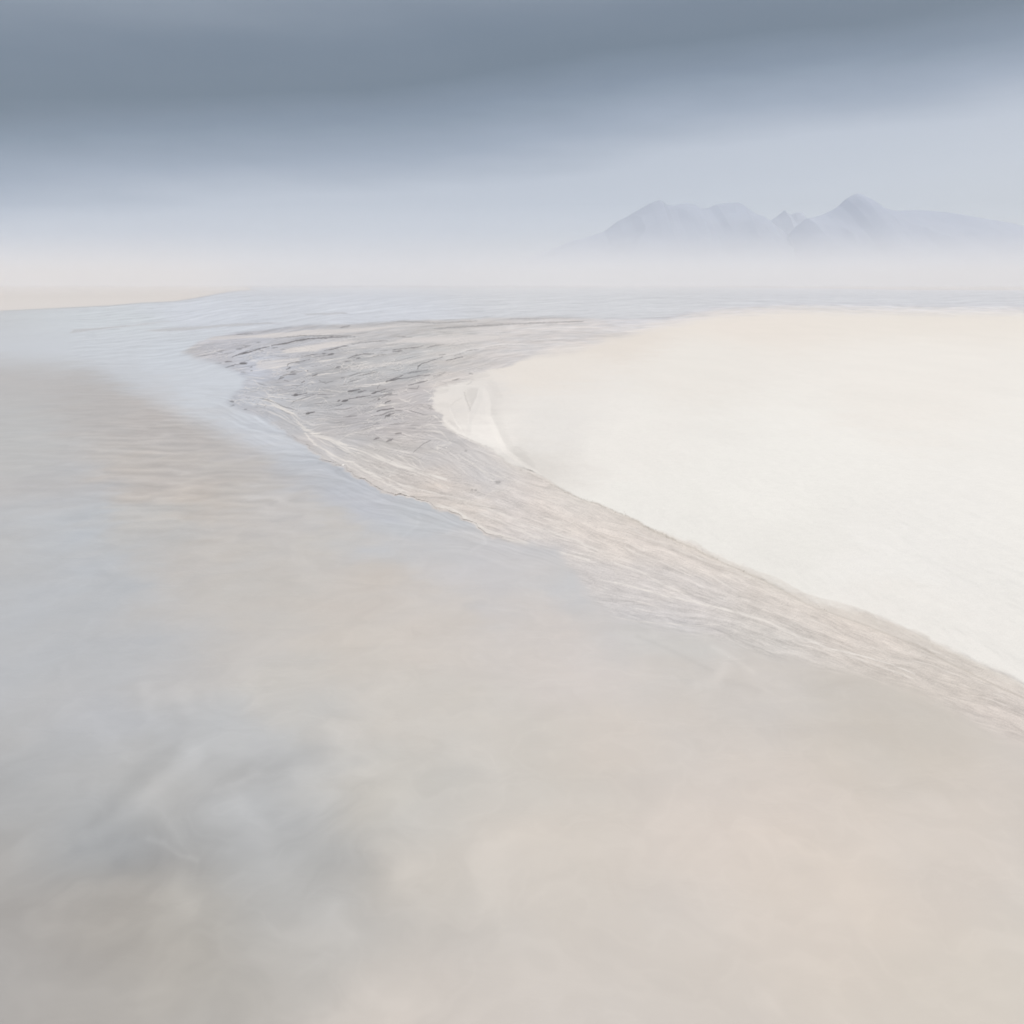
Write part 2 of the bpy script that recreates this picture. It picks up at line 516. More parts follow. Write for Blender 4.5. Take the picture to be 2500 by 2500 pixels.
# long strands of the runoff
strands = [
    (Z3([(690, 710), (790, 760), (850, 800), (900, 850), (960, 910), (1050, 950), (1150, 990), (1250, 1030), (1350, 1060), (1450, 1100), (1600, 1150), (1750, 1200), (1900, 1240)]), 6, .95),
    (Z3([(950, 930), (1010, 1000), (1100, 1060), (1200, 1110), (1280, 1130), (1350, 1180), (1450, 1230), (1550, 1290), (1640, 1330)]), 4.5, .9),
    (Z3([(850, 1010), (1000, 1060), (1200, 1130), (1300, 1190)]), 2, .6),
    (Z3([(960, 910), (1080, 1000), (1200, 1040), (1330, 1100), (1480, 1180), (1640, 1220)]), 2.2, .6),
    (Z3([(1180, 980), (1250, 940), (1400, 900), (1550, 895)]), 2.5, .5),
    (Z3([(1560, 1040), (1640, 1060), (1720, 1120), (1760, 1180)]), 2.2, .6),
    (Z3([(1480, 950), (1600, 960), (1750, 930), (1900, 990)]), 2.2, .5),
    (Z3([(1700, 900), (1800, 870), (1900, 950)]), 2.5, .5),
    (Z4([(0, 1040), (100, 1125), (200, 1172), (300, 1195), (450, 1232), (560, 1305), (650, 1365), (800, 1425), (950, 1460), (1150, 1510), (1350, 1560)]), 5.5, 1),
    (Z4([(60, 1050), (250, 1100), (450, 1150), (600, 1190), (750, 1250), (900, 1320), (1050, 1370), (1250, 1430), (1400, 1500)]), 4, .7),
    (Z4([(500, 1180), (640, 1260), (800, 1330), (960, 1400), (1150, 1470)]), 2.5, .6),
    (Z4([(300, 590), (380, 660), (470, 725), (560, 765), (700, 840)]), 3.5, .8),
    (Z4([(250, 700), (350, 700), (420, 780), (330, 800)]), 1.8, .6),
    (Z4([(480, 880), (540, 900), (620, 960), (700, 1030)]), 2, .7),
    (Z4([(60, 860), (180, 950), (280, 1000), (400, 1080)]), 2.6, .7),
    (Z4([(140, 880), (200, 960), (330, 1020)]), 1.8, .6),
    (Z4([(620, 960), (740, 1000), (870, 1040), (1010, 1080), (1180, 1170)]), 2, .5),
    (Z4([(760, 1060), (900, 1110), (1080, 1160), (1220, 1200)]), 2.2, .5),
    (Z4([(560, 1200), (700, 1100), (850, 1080)]), 2, .4),
    (Z5([(0, 440), (120, 470), (250, 510), (400, 545), (600, 590), (800, 640), (1000, 710), (1200, 800), (1350, 860), (1500, 890), (1750, 960), (1890, 1020)]), 3, 1),
    (Z5([(0, 320), (150, 370), (300, 450), (480, 540)]), 3.2, .7),
    (Z5([(820, 640), (950, 690), (1050, 740), (1180, 800)]), 2.2, .5),
    (Z5([(1350, 870), (1550, 930), (1700, 985), (1890, 1050)]), 2.5, .6),
    (Z5([(80, 90), (250, 180), (450, 260), (700, 350), (900, 430)]), 3, .5),
    (Z5([(0, 660), (150, 690), (330, 700), (500, 715), (690, 705)]), 2.2, .6),
    (Z5([(700, 800), (820, 850), (1000, 880), (1250, 900)]), 2.5, .4),
    (Z5([(850, 980), (1100, 985), (1350, 1000), (1500, 1030)]), 2.5, .4),
]
for p, w, s in strands:
    stroke(pale, p, w, s, rough=.55)

pale_patch = np.zeros((R, C))
for p, soft, s in [(Q5([(880, 250), (1100, 180), (1500, 115), (1930, 80), (2100, 85), (1930, 115), (1700, 170), (1400, 245), (1000, 270)]), 3, 1),
                   (Q5([(510, 400), (700, 380), (1160, 350), (1170, 395), (950, 470), (800, 530), (500, 510)]), 4, .6),
                   (Q5([(-900, 40), (-300, 5), (300, 10), (700, 0), (1100, -30), (400, 30), (0, 60), (-500, 75)]), 3, .7),
                   (Q6([(600, 110), (950, 50), (1400, 20), (2100, 0), (2900, -60), (2300, 70), (1700, 120), (1100, 110)]), 4, .9),
                   (Q6([(0, 500), (500, 430), (1100, 350), (1700, 230), (1300, 350), (700, 460), (200, 540)]), 5, .6),
                   (Q6([(-300, 820), (200, 760), (560, 730), (300, 790)]), 4, .4),
                   (Q8([(880, 455), (1200, 440), (1550, 405), (1932, 395), (2500, 350), (1932, 425), (1300, 468)]), 2, .8)]:
    d = sdf(UW, VW, p)
    pale_patch = np.maximum(pale_patch, s * smooth(-soft, soft, d))

# ---- natural extra ledges following the flow, only on the braided flat
braid = np.zeros((R, C))
for bu, bv, ru, rv, s in [(850, 900, 330, 80, 1), (700, 960, 260, 90, 1), (950, 990, 190, 90, 1), (560, 870, 170, 40, .9),
                          (980, 1090, 170, 80, .45), (1150, 840, 220, 40, .5), (640, 800, 300, 20, .35)]:
    braid = np.maximum(braid, s * np.exp(-(((UU - bu) / ru) ** 2 + ((VV - bv) / rv) ** 2)))
braid *= M_wet * (1 - M_dry)
auto_dark = smooth(1.45, 2.4, L_dark + 0.35 * L_big) * braid * (1 - pale_patch) * 0.62
auto_pale = smooth(1.35, 2.3, L_mid - 0.2 * L_big + 0.3 * L_fine) * np.maximum(braid, 0.55 * M_wet * smooth(1020, 1150, VV)) * (1 - M_dry)
# crinkled skin of half dried sand: thin broken crests between the ledges
cw1, cw2 = perlin(UU / 34, VV / 18, 131), perlin(UU / 34 + 7, VV / 18 + 3, 132)
rd = 1 - np.abs(perlin(UU / 17 + cw1 * 1.5, VV / 7.5 + cw2 * 1.5, 133)) * 2.2
rd2 = 1 - np.abs(perlin(UU / 42 + cw2 * 1.6, VV / 19 + cw1 * 1.6, 134)) * 2.2
gate = smooth(-0.28, 0.25, perlin(UU / 55, VV / 26, 135) + 0.25 * perlin(UU / 12, VV / 8, 136))
zone = np.maximum(braid, 0.75 * np.exp(-(((UU - 1010) / 230) ** 2 + ((VV - 1080) / 120) ** 2)) + 0.35 * smooth(1100, 1250, VV)) * M_wet * (1 - M_dry)
crinkle = (smooth(0.80, 0.97, rd) * 0.55 + smooth(0.88, 0.985, rd2) * 0.8) * gate * zone
crinkle_shadow = smooth(0.84, 0.97, np.roll(rd, 2, 0)) * gate * zone * (1 - smooth(0.7, 0.9, rd))  # thin shadows offset from the crests, painted in as dark marks
auto_pale = np.maximum(auto_pale, crinkle)
auto_dark = np.maximum(auto_dark, 0.42 * crinkle_shadow)
dark = np.clip(np.maximum(dark, auto_dark), 0, 1) * core_fade
pale = np.clip(np.maximum(pale, auto_pale * .78) * (0.75 + 0.25 * np.clip(L_fine, -1, 1)), 0, 1) * core_fade

# ---- heights (metres over the still water level)
DIST = YY
z = np.full((R, C), -0.03)
z = z * (1 - M_wet) + M_wet * (0.005 + 0.002 * np.clip(L_big, -2, 2) * core_fade)
z += 0.0022 * np.clip(L_mid, -2, 2) * M_wet * core_fade * smooth(9, 16, DIST) + 0.0003 * np.clip(L_mid, -2, 2) * M_wet * core_fade
zs = np.clip(DIST / 18.0, 0.2, 1.2)
z += (0.004 * pale - 0.012 * dark) * zs * M_wet
z = np.where(M_wet > 0.9, np.maximum(z, 0.0008), z)
z = np.maximum(z, -0.03)
rise = np.clip(dry, 0, None)
bank = 0.003 * smooth(-1, 4, dry) + 0.03 * smooth(0, 90, rise) + 0.16 * smooth(30, 420, rise)
# small wind drift at the tip of the bank: hollow, crest and lee slope
hollow = sdf(UU, VV, Q4([(860, 500), (900, 440), (960, 415), (1080, 430), (1085, 480), (1060, 580), (1000, 700), (960, 780), (930, 840), (925, 690), (880, 590)]))
slope_edge = Q4([(1080, 410), (1190, 440), (1250, 540), (1280, 700), (1280, 880), (1370, 1060), (1450, 1230), (1530, 1400), (1700, 1530), (1930, 1680), (2100, 1810)])
fan = sdf(UU, VV, slope_edge + Q4([(1900, 1760), (1600, 1620), (1350, 1450), (1150, 1340), (900, 1200), (880, 1000), (940, 830), (1000, 720), (1060, 590), (1085, 480)]))
west = sdf(UU, VV, Q4([(640, 740), (720, 640), (820, 590), (880, 600), (925, 700), (930, 850), (900, 1100), (860, 1160), (780, 1050), (700, 930)]))
bank += -0.012 * smooth(-1, 8, hollow) + 0.016 * smooth(-2, 16, fan) + 0.004 * smooth(-1, 8, west)
bank += M_dry * (0.004 * fbm(XX * 0.8, YY * 0.35, 3, 61) + 0.0012 * fbm(XX * 5, YY * 2.2, 3, 63) * smooth(2, 20, rise))
z = z * (1 - M_dry) + (0.008 + bank) * M_dry
# crumbling lower lip of the bank
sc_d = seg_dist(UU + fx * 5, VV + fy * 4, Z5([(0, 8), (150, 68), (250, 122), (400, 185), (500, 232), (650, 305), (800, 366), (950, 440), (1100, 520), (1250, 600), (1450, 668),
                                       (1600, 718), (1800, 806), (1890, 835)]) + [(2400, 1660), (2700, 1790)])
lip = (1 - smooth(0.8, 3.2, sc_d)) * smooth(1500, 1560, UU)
band = smooth(-3, 2, sdf(UU + fx * 5, VV + fy * 4, Z5([(500, 190), (650, 275), (800, 335), (930, 380), (1060, 430), (1200, 515), (1400, 565), (1600, 625), (1740, 700), (1840, 740), (1890, 735), (1990, 780),
                                          (1990, 880), (1890, 835), (1800, 806), (1600, 718), (1450, 668), (1250, 600), (1100, 520), (950, 440), (800, 366), (650, 305)])))
z += (band * (0.002 + 0.002 * np.clip(fbm(XX * 22, YY * 16, 3, 71), -1, 1)) - lip * 0.002) * core_fade
z = z * (1 - M_bar) + M_bar * (0.01 + 0.06 * smooth(0, 25, bars))
z = z * (1 - M_spit) + M_spit * np.maximum(z, 0.0015)

# ---- colours (albedo)
KG = 1.17


def rgb(*c):
    return lin(c) / KG


def rbf(cps, base_w=1e-7):
    acc = np.zeros((R, C, 3))
    ws = np.zeros((R, C)) + 1e-12
    for cu, cv, c in cps:
        sv = 28 + 0.34 * max(cv - 700, 0) ** 0.9
        su = sv * 1.5 + 320 * math.exp(-max(cv - 700, 0) / 70.0)
        w = 1.0 / (((UW2 - cu) / su) ** 2 + ((VW2 - cv) / sv) ** 2 + 0.18) ** 2.2
        acc += w[..., None] * rgb(*c)
        ws += w
    return acc / ws[..., None]


ww1 = fbm(XX * 1.7, YY * 1.3, 4, 81)
ww2 = fbm(XX * 1.7 + 50, YY * 1.3 + 20, 4, 82)
UW2 = UU + ww1 * 90 * np.clip((VV - 700) / 600, 0, 1)
VW2 = VV + ww2 * 70 * np.clip((VV - 700) / 600, 0, 1)

wet_cps = [(400, 850, (196, 194, 194)), (560, 850, (188, 188, 194)), (640, 900, (196, 200, 210)), (740, 850, (186, 186, 190)), (900, 840, (194, 192, 192)),
           (700, 930, (180, 180, 184)), (820, 920, (178, 178, 180)), (900, 900, (184, 184, 184)), (1000, 890, (186, 187, 188)), (1080, 850, (200, 197, 194)),
           (900, 960, (180, 179, 180)), (800, 990, (180, 180, 182)), (1000, 960, (196, 191, 190)), (700, 1010, (192, 192, 194)), (620, 1000, (190, 193, 200)),
           (880, 1030, (184, 181, 182)), (980, 1040, (190, 186, 186)), (1100, 930, (208, 203, 199)), (1250, 850, (210, 206, 204)), (1400, 810, (214, 210, 208)),
           (1060, 1080, (198, 194, 192)), (940, 1110, (200, 196, 192)), (800, 1070, (196, 193, 192)), (1150, 1150, (206, 202, 200)), (1050, 1180, (203, 197, 192)),
           (1250, 1220, (212, 206, 202)), (1130, 1240, (212, 204, 196)), (1400, 1260, (220, 213, 206)), (1300, 1310, (208, 202, 198)), (1500, 1340, (218, 211, 204)),
           (1450, 1400, (206, 201, 198)), (1700, 1400, (218, 210, 202)), (1650, 1460, (206, 201, 198)), (1900, 1480, (216, 208, 200)), (1850, 1560, (202, 197, 191)),
           (2100, 1560, (212, 204, 196)), (2200, 1650, (206, 199, 191)), (1600, 1500, (202, 199, 198)), (2600, 1800, (208, 200, 193)), (1600, 770, (216, 215, 218)), (2200, 748, (214, 214, 218))]
c_wet = rbf(wet_cps)
dry_cps = [(1100, 1000, (228, 222, 217)), (1150, 980, (224, 219, 215)), (1200, 1070, (238, 233, 228)), (1300, 900, (230, 223, 216)), (1500, 820, (228, 220, 212)), (1800, 780, (232, 224, 216)),
           (2200, 760, (232, 225, 217)), (1700, 900, (233, 228, 222)), (2200, 950, (236, 231, 225)), (1500, 1100, (236, 232, 227)), (1350, 1060, (230, 226, 222)), (1300, 1130, (224, 219, 214)),
           (1900, 1200, (238, 235, 230)), (1600, 1250, (236, 233, 228)), (2200, 1400, (238, 235, 231)), (1900, 1380, (234, 231, 226)), (2800, 1300, (238, 235, 230)), (2150, 1490, (235, 231, 226))]
c_dry = rbf(dry_cps)
# shading painted into the sand colour: darker hollow and outer slope, lighter fan
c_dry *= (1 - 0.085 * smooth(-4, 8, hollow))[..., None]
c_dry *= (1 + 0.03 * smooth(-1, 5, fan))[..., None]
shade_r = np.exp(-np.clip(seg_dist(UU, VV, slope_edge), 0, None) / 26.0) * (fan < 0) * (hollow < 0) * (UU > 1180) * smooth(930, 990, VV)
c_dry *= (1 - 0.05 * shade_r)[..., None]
# light and shade of the drift's folds at the bank's tip, painted as colour
fold_light, fold_shade = np.zeros((R, C)), np.zeros((R, C))
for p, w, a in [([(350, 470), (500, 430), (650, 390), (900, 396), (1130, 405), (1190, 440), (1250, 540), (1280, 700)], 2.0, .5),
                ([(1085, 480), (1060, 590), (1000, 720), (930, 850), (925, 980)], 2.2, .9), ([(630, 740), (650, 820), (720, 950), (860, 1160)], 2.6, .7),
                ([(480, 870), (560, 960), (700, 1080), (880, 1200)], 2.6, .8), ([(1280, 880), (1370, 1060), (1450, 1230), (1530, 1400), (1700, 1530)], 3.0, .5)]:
    stroke(fold_light, Q4(p), w, a, rough=.3)
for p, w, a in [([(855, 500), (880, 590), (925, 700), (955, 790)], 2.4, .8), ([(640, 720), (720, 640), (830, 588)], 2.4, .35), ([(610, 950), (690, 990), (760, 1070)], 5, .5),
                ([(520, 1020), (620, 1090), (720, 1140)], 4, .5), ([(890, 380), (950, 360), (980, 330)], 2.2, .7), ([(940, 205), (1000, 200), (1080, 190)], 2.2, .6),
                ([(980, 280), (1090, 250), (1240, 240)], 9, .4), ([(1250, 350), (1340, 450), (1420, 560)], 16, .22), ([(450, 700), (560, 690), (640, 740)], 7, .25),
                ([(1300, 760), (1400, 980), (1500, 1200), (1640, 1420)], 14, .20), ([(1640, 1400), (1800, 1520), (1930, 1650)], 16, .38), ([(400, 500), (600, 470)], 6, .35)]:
    stroke(fold_shade, Q4(p), w, a, rough=.3)
c_dry = c_dry * (1 + 0.07 * fold_light - 0.17 * fold_shade)[..., None]
# faint brushed marks in the dry sand
dm = fbm(XX * 0.9, YY * 0.35, 4, 91) * 0.02 + fbm(XX * 6, YY * 1.6, 3, 92) * 0.012
c_dry *= np.array([1.005, 1.0, 0.98])
c_dry *= (1 + dm + 0.012 * RNG.randn(R, C) * smooth(900, 1300, VV))[..., None]

grain = RNG.randn(R, C)
clump = fbm(XX * 9, YY * 5, 4, 97, .65)
lowz = smooth(1080, 1240, VV)
tex = 0.075 * lowz * np.clip(clump, -1, 1) + (1 - 0.55 * lowz) * 0.030 * np.clip(L_mid, -2, 2) - 0.030 * np.clip(L_mid, -2, 2) + 0.045 * np.clip(L_big, -2, 2) + 0.030 * np.clip(L_mid, -2, 2) + 0.050 * np.clip(L_fine, -2.2, 2.2) + 0.045 * np.clip(grain, -2, 2) * smooth(1040, 1200, VV)
c_wet = c_wet * (1 + tex * core_fade * smooth(0.1, 0.6, M_wet))[..., None]
hue = np.clip(fbm(XX * 1.2, YY * 0.5, 3, 95), -1, 1)[..., None]
c_wet = c_wet * (1 + hue * np.array([0.03, 0.0, -0.028])) * np.array([1.005, 0.982, 0.965]) * (1 + 0.035 * smooth(1040, 1200, VV))[..., None]
pp = (pale_patch * (1 + .12 * np.clip(L_mid, -1, 1)))[..., None]
c_wet = c_wet * (1 - np.clip(pp, 0, 1)) + rgb(218, 211, 206) * np.clip(pp, 0, 1)
pm = pale[..., None]
c_pale = rgb(235, 228, 220)
c_wet = c_wet * (1 - pm * .9) + c_pale * pm * .9
dk = dark[..., None]
c_dark = rgb(86, 80, 79)  # dark sand plus the shadows of ledges, pits and crinkles, painted together
c_wet = c_wet * (1 - dk * .9) + c_dark * dk * .9
bed = c_wet * 0.97
col = bed * (1 - M_wet)[..., None] + c_wet * M_wet[..., None]
# yellow-grey strip of coarse shell sand under the bank's lip
strip = np.exp(-np.clip(-dry, 0, None) / 16) * (dry < 2) * smooth(1050, 1150, VV) * 0.35
col = col * (1 - strip[..., None]) + rgb(224, 216, 203) * strip[..., None]
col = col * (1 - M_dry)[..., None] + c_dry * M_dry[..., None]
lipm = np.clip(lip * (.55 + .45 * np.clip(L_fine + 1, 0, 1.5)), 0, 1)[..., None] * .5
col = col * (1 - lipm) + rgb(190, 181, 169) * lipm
bandm = (band * (0.5 + 0.3 * fbm(XX * 40, YY * 30, 2, 72)))[..., None]
col = col * (1 - bandm) + rgb(219, 211, 202) * bandm
# crumbly crack line from the tip of the bank down to the lip
cr_d = seg_dist(UU + fx * 3, VV + fy * 3, Z4([(880, 955), (960, 990), (1100, 1060), (1210, 1120), (1300, 1155), (1450, 1205), (1600, 1270), (1750, 1345), (1932, 1430)]))
crack = (1 - smooth(0.5, 2.4, cr_d)) * smooth(0.30, 0.55, 0.5 + 0.5 * perlin(UU / 7, VV / 7, 99)) * (UU < 1660)
col = col * (1 - .34 * crack[..., None]) + rgb(165, 156, 145) * .34 * crack[..., None]
cb = rgb(217, 211, 206)
far_c = rgb(224, 216, 208)
mb = M_bar[..., None]
col = col * (1 - mb) + cb * mb
ms = M_spit[..., None] * .8
col = col * (1 - ms) + rgb(196, 196, 198) * ms
col = np.clip(col, 0.02, 0.82)
wetness = np.clip(1 - M_dry - M_bar, 0, 1)

k = (CAM_H - z) / CAM_H
P = np.stack([XX * k, YY * k, z], -1)


def extend(P, att, fill_z):
    """add rows out to the far shore and behind the camera so that the sheet is one piece"""
    far_y = np.geomspace(P[0, :, 1].mean() * 1.15, 7000, 40)[::-1]
    x0, y0, z0 = P[0, :, 0], P[0, :, 1], P[0, :, 2]
    rows_f = [np.stack([x0 * np.minimum(y / y0, 1 + (y / y0 - 1) * 0.25 + 0 * y0), 0 * y0 + y, z0], -1) for y in far_y]
    xl, yl, zl = P[-1, :, 0], P[-1, :, 1], P[-1, :, 2]
    near_y = [yl.mean() - 0.3, 0, -3, -10, -40, -120]
    rows_n = [np.stack([xl * (1 + (i + 1) * .5), 0 * xl + y, zl], -1) for i, y in enumerate(near_y)]
    P2 = np.concatenate([np.array(rows_f), P, np.array(rows_n)], 0)
    att2 = [np.concatenate([np.repeat(a[:1], len(rows_f), 0), a, np.repeat(a[-1:], len(rows_n), 0)], 0) for a in att]
    return P2, att2


Pg, (colg, wetg) = extend(P, [col, wetness], 0)
me = grid_mesh('sand', Pg, flip=True)
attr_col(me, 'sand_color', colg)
attr_f(me, 'wetness', wetg)

m = Mat('beach_sand')
ac = m.node('ShaderNodeAttribute', attribute_name='sand_color')
aw = m.node('ShaderNodeAttribute', attribute_name='wetness')
tcn = m.node('ShaderNodeTexCoord')
g1 = m.node('ShaderNodeTexNoise', {'Vector': tcn.outputs['Object'], 'Scale': 120.0, 'Detail': 3.0, 'Roughness': 0.7})
g2 = m.node('ShaderNodeTexNoise', {'Vector': tcn.outputs['Object'], 'Scale': 14.0, 'Detail': 5.0, 'Roughness': 0.65})
gs = m.math('ADD', m.math('MULTIPLY', g1.outputs[0], 0.16), m.math('MULTIPLY', g2.outputs[0], 0.10))
gm = m.math('ADD', gs, 1 - 0.13)
mul = m.node('ShaderNodeVectorMath', {0: ac.outputs['Color'], 1: m.node('ShaderNodeCombineXYZ', {0: gm, 1: gm, 2: gm}).outputs[0]}, operation='MULTIPLY')
bh = m.math('ADD', m.math('MULTIPLY', g1.outputs[0], 0.25), g2.outputs[0])
bump = m.node('ShaderNodeBump', {'Height': bh, 'Strength': 0.35, 'Distance': 0.006})
rough = m.math('SUBTRACT', 0.95, m.math('MULTIPLY', aw.outputs['Fac'], 0.40))
pb = m.node('ShaderNodeBsdfPrincipled', {'Base Color': mul.outputs[0], 'Roughness': rough, 'Normal': bump.outputs[0]})
pb.inputs['Specular IOR Level'].default_value = 0.25
m.l.new(pb.outputs[0], m.out.inputs['Surface'])
link('sand_beach', me, m.m, 'pale sand bank, grey rippled tidal flat and the sea bed', kind='structure')

# ------------------------------------------------------------------ water sheet
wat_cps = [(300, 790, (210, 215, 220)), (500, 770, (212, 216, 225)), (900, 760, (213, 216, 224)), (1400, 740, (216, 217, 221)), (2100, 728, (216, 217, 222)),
           (280, 850, (205, 209, 214)), (400, 880, (208, 214, 222)), (550, 930, (208, 213, 221)), (480, 960, (204, 208, 215)), (620, 1050, (196, 200, 209)), (300, 920, (190, 191, 194)),
           (270, 980, (184, 180, 178)), (380, 1000, (188, 181, 177)), (480, 1050, (188, 182, 178)), (600, 1100, (192, 189, 189)), (560, 1160, (194, 189, 184)), (750, 1130, (188, 191, 198)), (850, 1190, (188, 191, 199)), (900, 1230, (192, 194, 202)),
           (350, 1180, (196, 188, 181)), (230, 1250, (188, 192, 198)), (350, 1280, (192, 190, 188)), (480, 1200, (200, 191, 183)), (700, 1250, (198, 194, 192)), (800, 1310, (200, 196, 192)), (1000, 1270, (195, 198, 203)), (1080, 1340, (200, 199, 201)),
           (300, 1420, (185, 189, 195)), (420, 1420, (194, 190, 187)), (600, 1450, (198, 193, 188)), (900, 1450, (203, 196, 190)), (1200, 1400, (202, 200, 202)), (1400, 1440, (198, 199, 202)), (1350, 1500, (208, 202, 199)),
           (1500, 1480, (204, 201, 201)), (300, 1600, (184, 186, 190)), (450, 1650, (190, 189, 190)), (600, 1620, (199, 195, 192)), (800, 1600, (205, 198, 191)), (1100, 1550, (209, 202, 196)),
           (300, 1750, (183, 185, 190)), (380, 1920, (184, 184, 184)), (520, 1800, (190, 192, 195)), (580, 1890, (184, 185, 187)), (700, 1700, (201, 198, 194)), (1000, 1700, (207, 201, 194)), (1400, 1600, (212, 205, 201)), (1800, 1650, (207, 201, 196)), (1650, 1570, (204, 202, 200)),
           (2200, 1780, (203, 196, 188)), (300, 2050, (160, 163, 167)), (420, 2100, (162, 161, 160)), (480, 2040, (168, 170, 173)), (600, 2000, (182, 184, 187)), (740, 2100, (184, 184, 184)), (860, 2120, (178, 179, 180)), (930, 1950, (200, 197, 192)),
           (1000, 2150, (204, 198, 191)), (1300, 2100, (210, 203, 196)), (1800, 2000, (214, 205, 198)), (2200, 2100, (215, 206, 198)), (300, 2230, (168, 164, 160)), (430, 2230, (180, 176, 170)), (1250, 1850, (206, 201, 195)), (1600, 1800, (209, 202, 196)),
           (60, 2300, (172, 169, 167)), (2600, 2400, (212, 205, 197)), (1200, 2500, (208, 201, 195)), (0, 1600, (186, 188, 192)), (0, 1100, (190, 190, 190)), (2600, 1950, (208, 201, 195))]
c_wat = rbf(wat_cps)
# veils of suspended sand and foam drawn out by the slow water
v1 = fbm(XX * 2.6 + ww1 * 1.4, YY * 1.9 + ww2 * 1.4, 4, 101, .48)
v2 = fbm(XX * 5.5 + ww2 * 2.0, YY * 4.2 + ww1 * 1.2, 3, 103)
v3 = 1 - np.abs(fbm(XX * 1.5 + ww1 * 1.8, YY * 1.7 + ww2 * 1.8, 3, 105)) * 2.4
rip = perlin(XX * 2.2 + ww2 * 1.2, YY * 5.2 + ww1 * 0.8 + XX * 0.9, 107)
near = smooth(1500, 2100, VV)
ripz = np.exp(-(((UU - 480) / 420) ** 2 + ((VV - 1120) / 190) ** 2))
veil = 0.075 * v1 * (0.6 + 1.2 * near * (1 - smooth(800, 1400, UU))) + 0.022 * v2 * (1 - .5 * near) + 0.018 * smooth(.6, 1.0, v3) + 0.25 * rip * (0.10 + ripz * (0.55 + 0.9 * np.clip(perlin(XX * 1.1 + YY * .35, YY * .22, 109) + .3, 0, 1)))
c_wat = c_wat * (1 + veil)[..., None]
hw = (np.clip(fbm(XX * 1.6 + 9, YY * 1.1, 3, 111), -1, 1) * (0.5 + .5 * smooth(950, 1300, VV)))[..., None]
c_wat = c_wat * (1 + hw * np.array([0.018, 0.0, -0.022])) * np.array([1.0, 0.985, 0.955])
# distant wind lines
wl_ = fbm(XX * 0.25, YY * 0.05, 3, 113) * (1 - smooth(830, 960, VV))
c_wat = c_wat * (1 + 0.05 * wl_)[..., None]
streak = (0.020 * np.clip(L_fine, -2, 2) + 0.035 * np.clip(L_mid, -2, 2) - 0.10 * smooth(1.3, 2.4, L_dark)) * core_fade * smooth(700, 745, VV) * (1 - smooth(860, 960, VV))
near_shore = np.exp(-(np.clip(-wet, 0, None) / 70.0) ** 2) * smooth(900, 1000, VV) * (1 - smooth(1300, 1450, VV)) * core_fade
streak += near_shore * (0.035 * np.clip(L_mid, -2, 2) + 0.02 * np.clip(L_fine, -2, 2) + 0.035 * np.clip(L_big, -2, 2))
shoal = sdf(UU + wx * 26 + fx * 4, VV + wy * 16, S1([(-400, 660), (150, 692), (205, 704), (250, 738), (300, 778), (350, 798), (400, 812), (450, 834), (500, 858), (560, 884), (600, 900), (560, 930), (480, 925), (380, 930), (250, 950), (-400, 950)]))
sm = (smooth(-34, 56, shoal) * 0.55 * np.exp(-np.clip(shoal - 40, 0, None) / 60))[..., None]
c_wat = c_wat * (1 - sm) + rgb(188, 182, 178) * (1 + 0.8 * veil[..., None]) * sm
chan = sdf(UU + wx * 30 + fx * 5, VV + wy * 14, S1([(-400, 600), (-400, 655), (150, 676), (210, 700), (300, 758), (400, 796), (480, 830), (560, 868), (640, 902), (720, 942), (740, 936), (690, 895), (600, 830), (520, 780),
                                                    (470, 740), (520, 690), (440, 650), (420, 600), (500, 560), (200, 580)]))
cm = (smooth(-46, 26, chan) * 0.62 * smooth(760, 860, VV))[..., None]
cm = cm * (1 - .6 * smooth(620, 820, UU))[..., None]
c_wat = c_wat * (1 - cm) + rgb(209, 212, 217) * (1 + 0.4 * veil[..., None]) * cm
c_wat = c_wat * (1 + streak)[..., None]
B8 = lambda p: tr(250, 1500, .5176, p)
wisp = np.zeros((R, C))
for p, w, a in [([(180, 1030), (260, 1068), (340, 1140), (430, 1170)], 9, .09), ([(-100, 1010), (30, 950), (150, 880), (300, 780), (420, 640)], 22, .07), ([(-60, 960), (60, 870), (200, 720), (330, 640), (385, 500)], 26, -.075),
                ([(120, 1180), (260, 1210), (420, 1180)], 55, -.085), ([(560, 700), (650, 745), (760, 700)], 40, -.05), ([(600, 850), (740, 870), (800, 830)], 38, -.05), ([(800, 1060), (880, 1090), (900, 980)], 40, -.05),
                ([(1060, 1190), (1180, 1200), (1300, 1250)], 60, -.065), ([(265, 300), (285, 400), (240, 470)], 20, .06), ([(560, 830), (640, 805), (710, 770)], 12, .06), ([(350, 620), (400, 500), (430, 380)], 20, .05),
                ([(660, 900), (700, 1000), (760, 1100)], 26, .05), ([(350, 1250), (330, 1330), (400, 1400)], 24, .06), ([(1400, 700), (1420, 900), (1440, 1200)], 50, .035)]:
    q = B8(p)
    dd = seg_dist(UU + ww1 * 55, VV + ww2 * 45, q)
    wisp += a * np.exp(-(dd / w) ** 2)
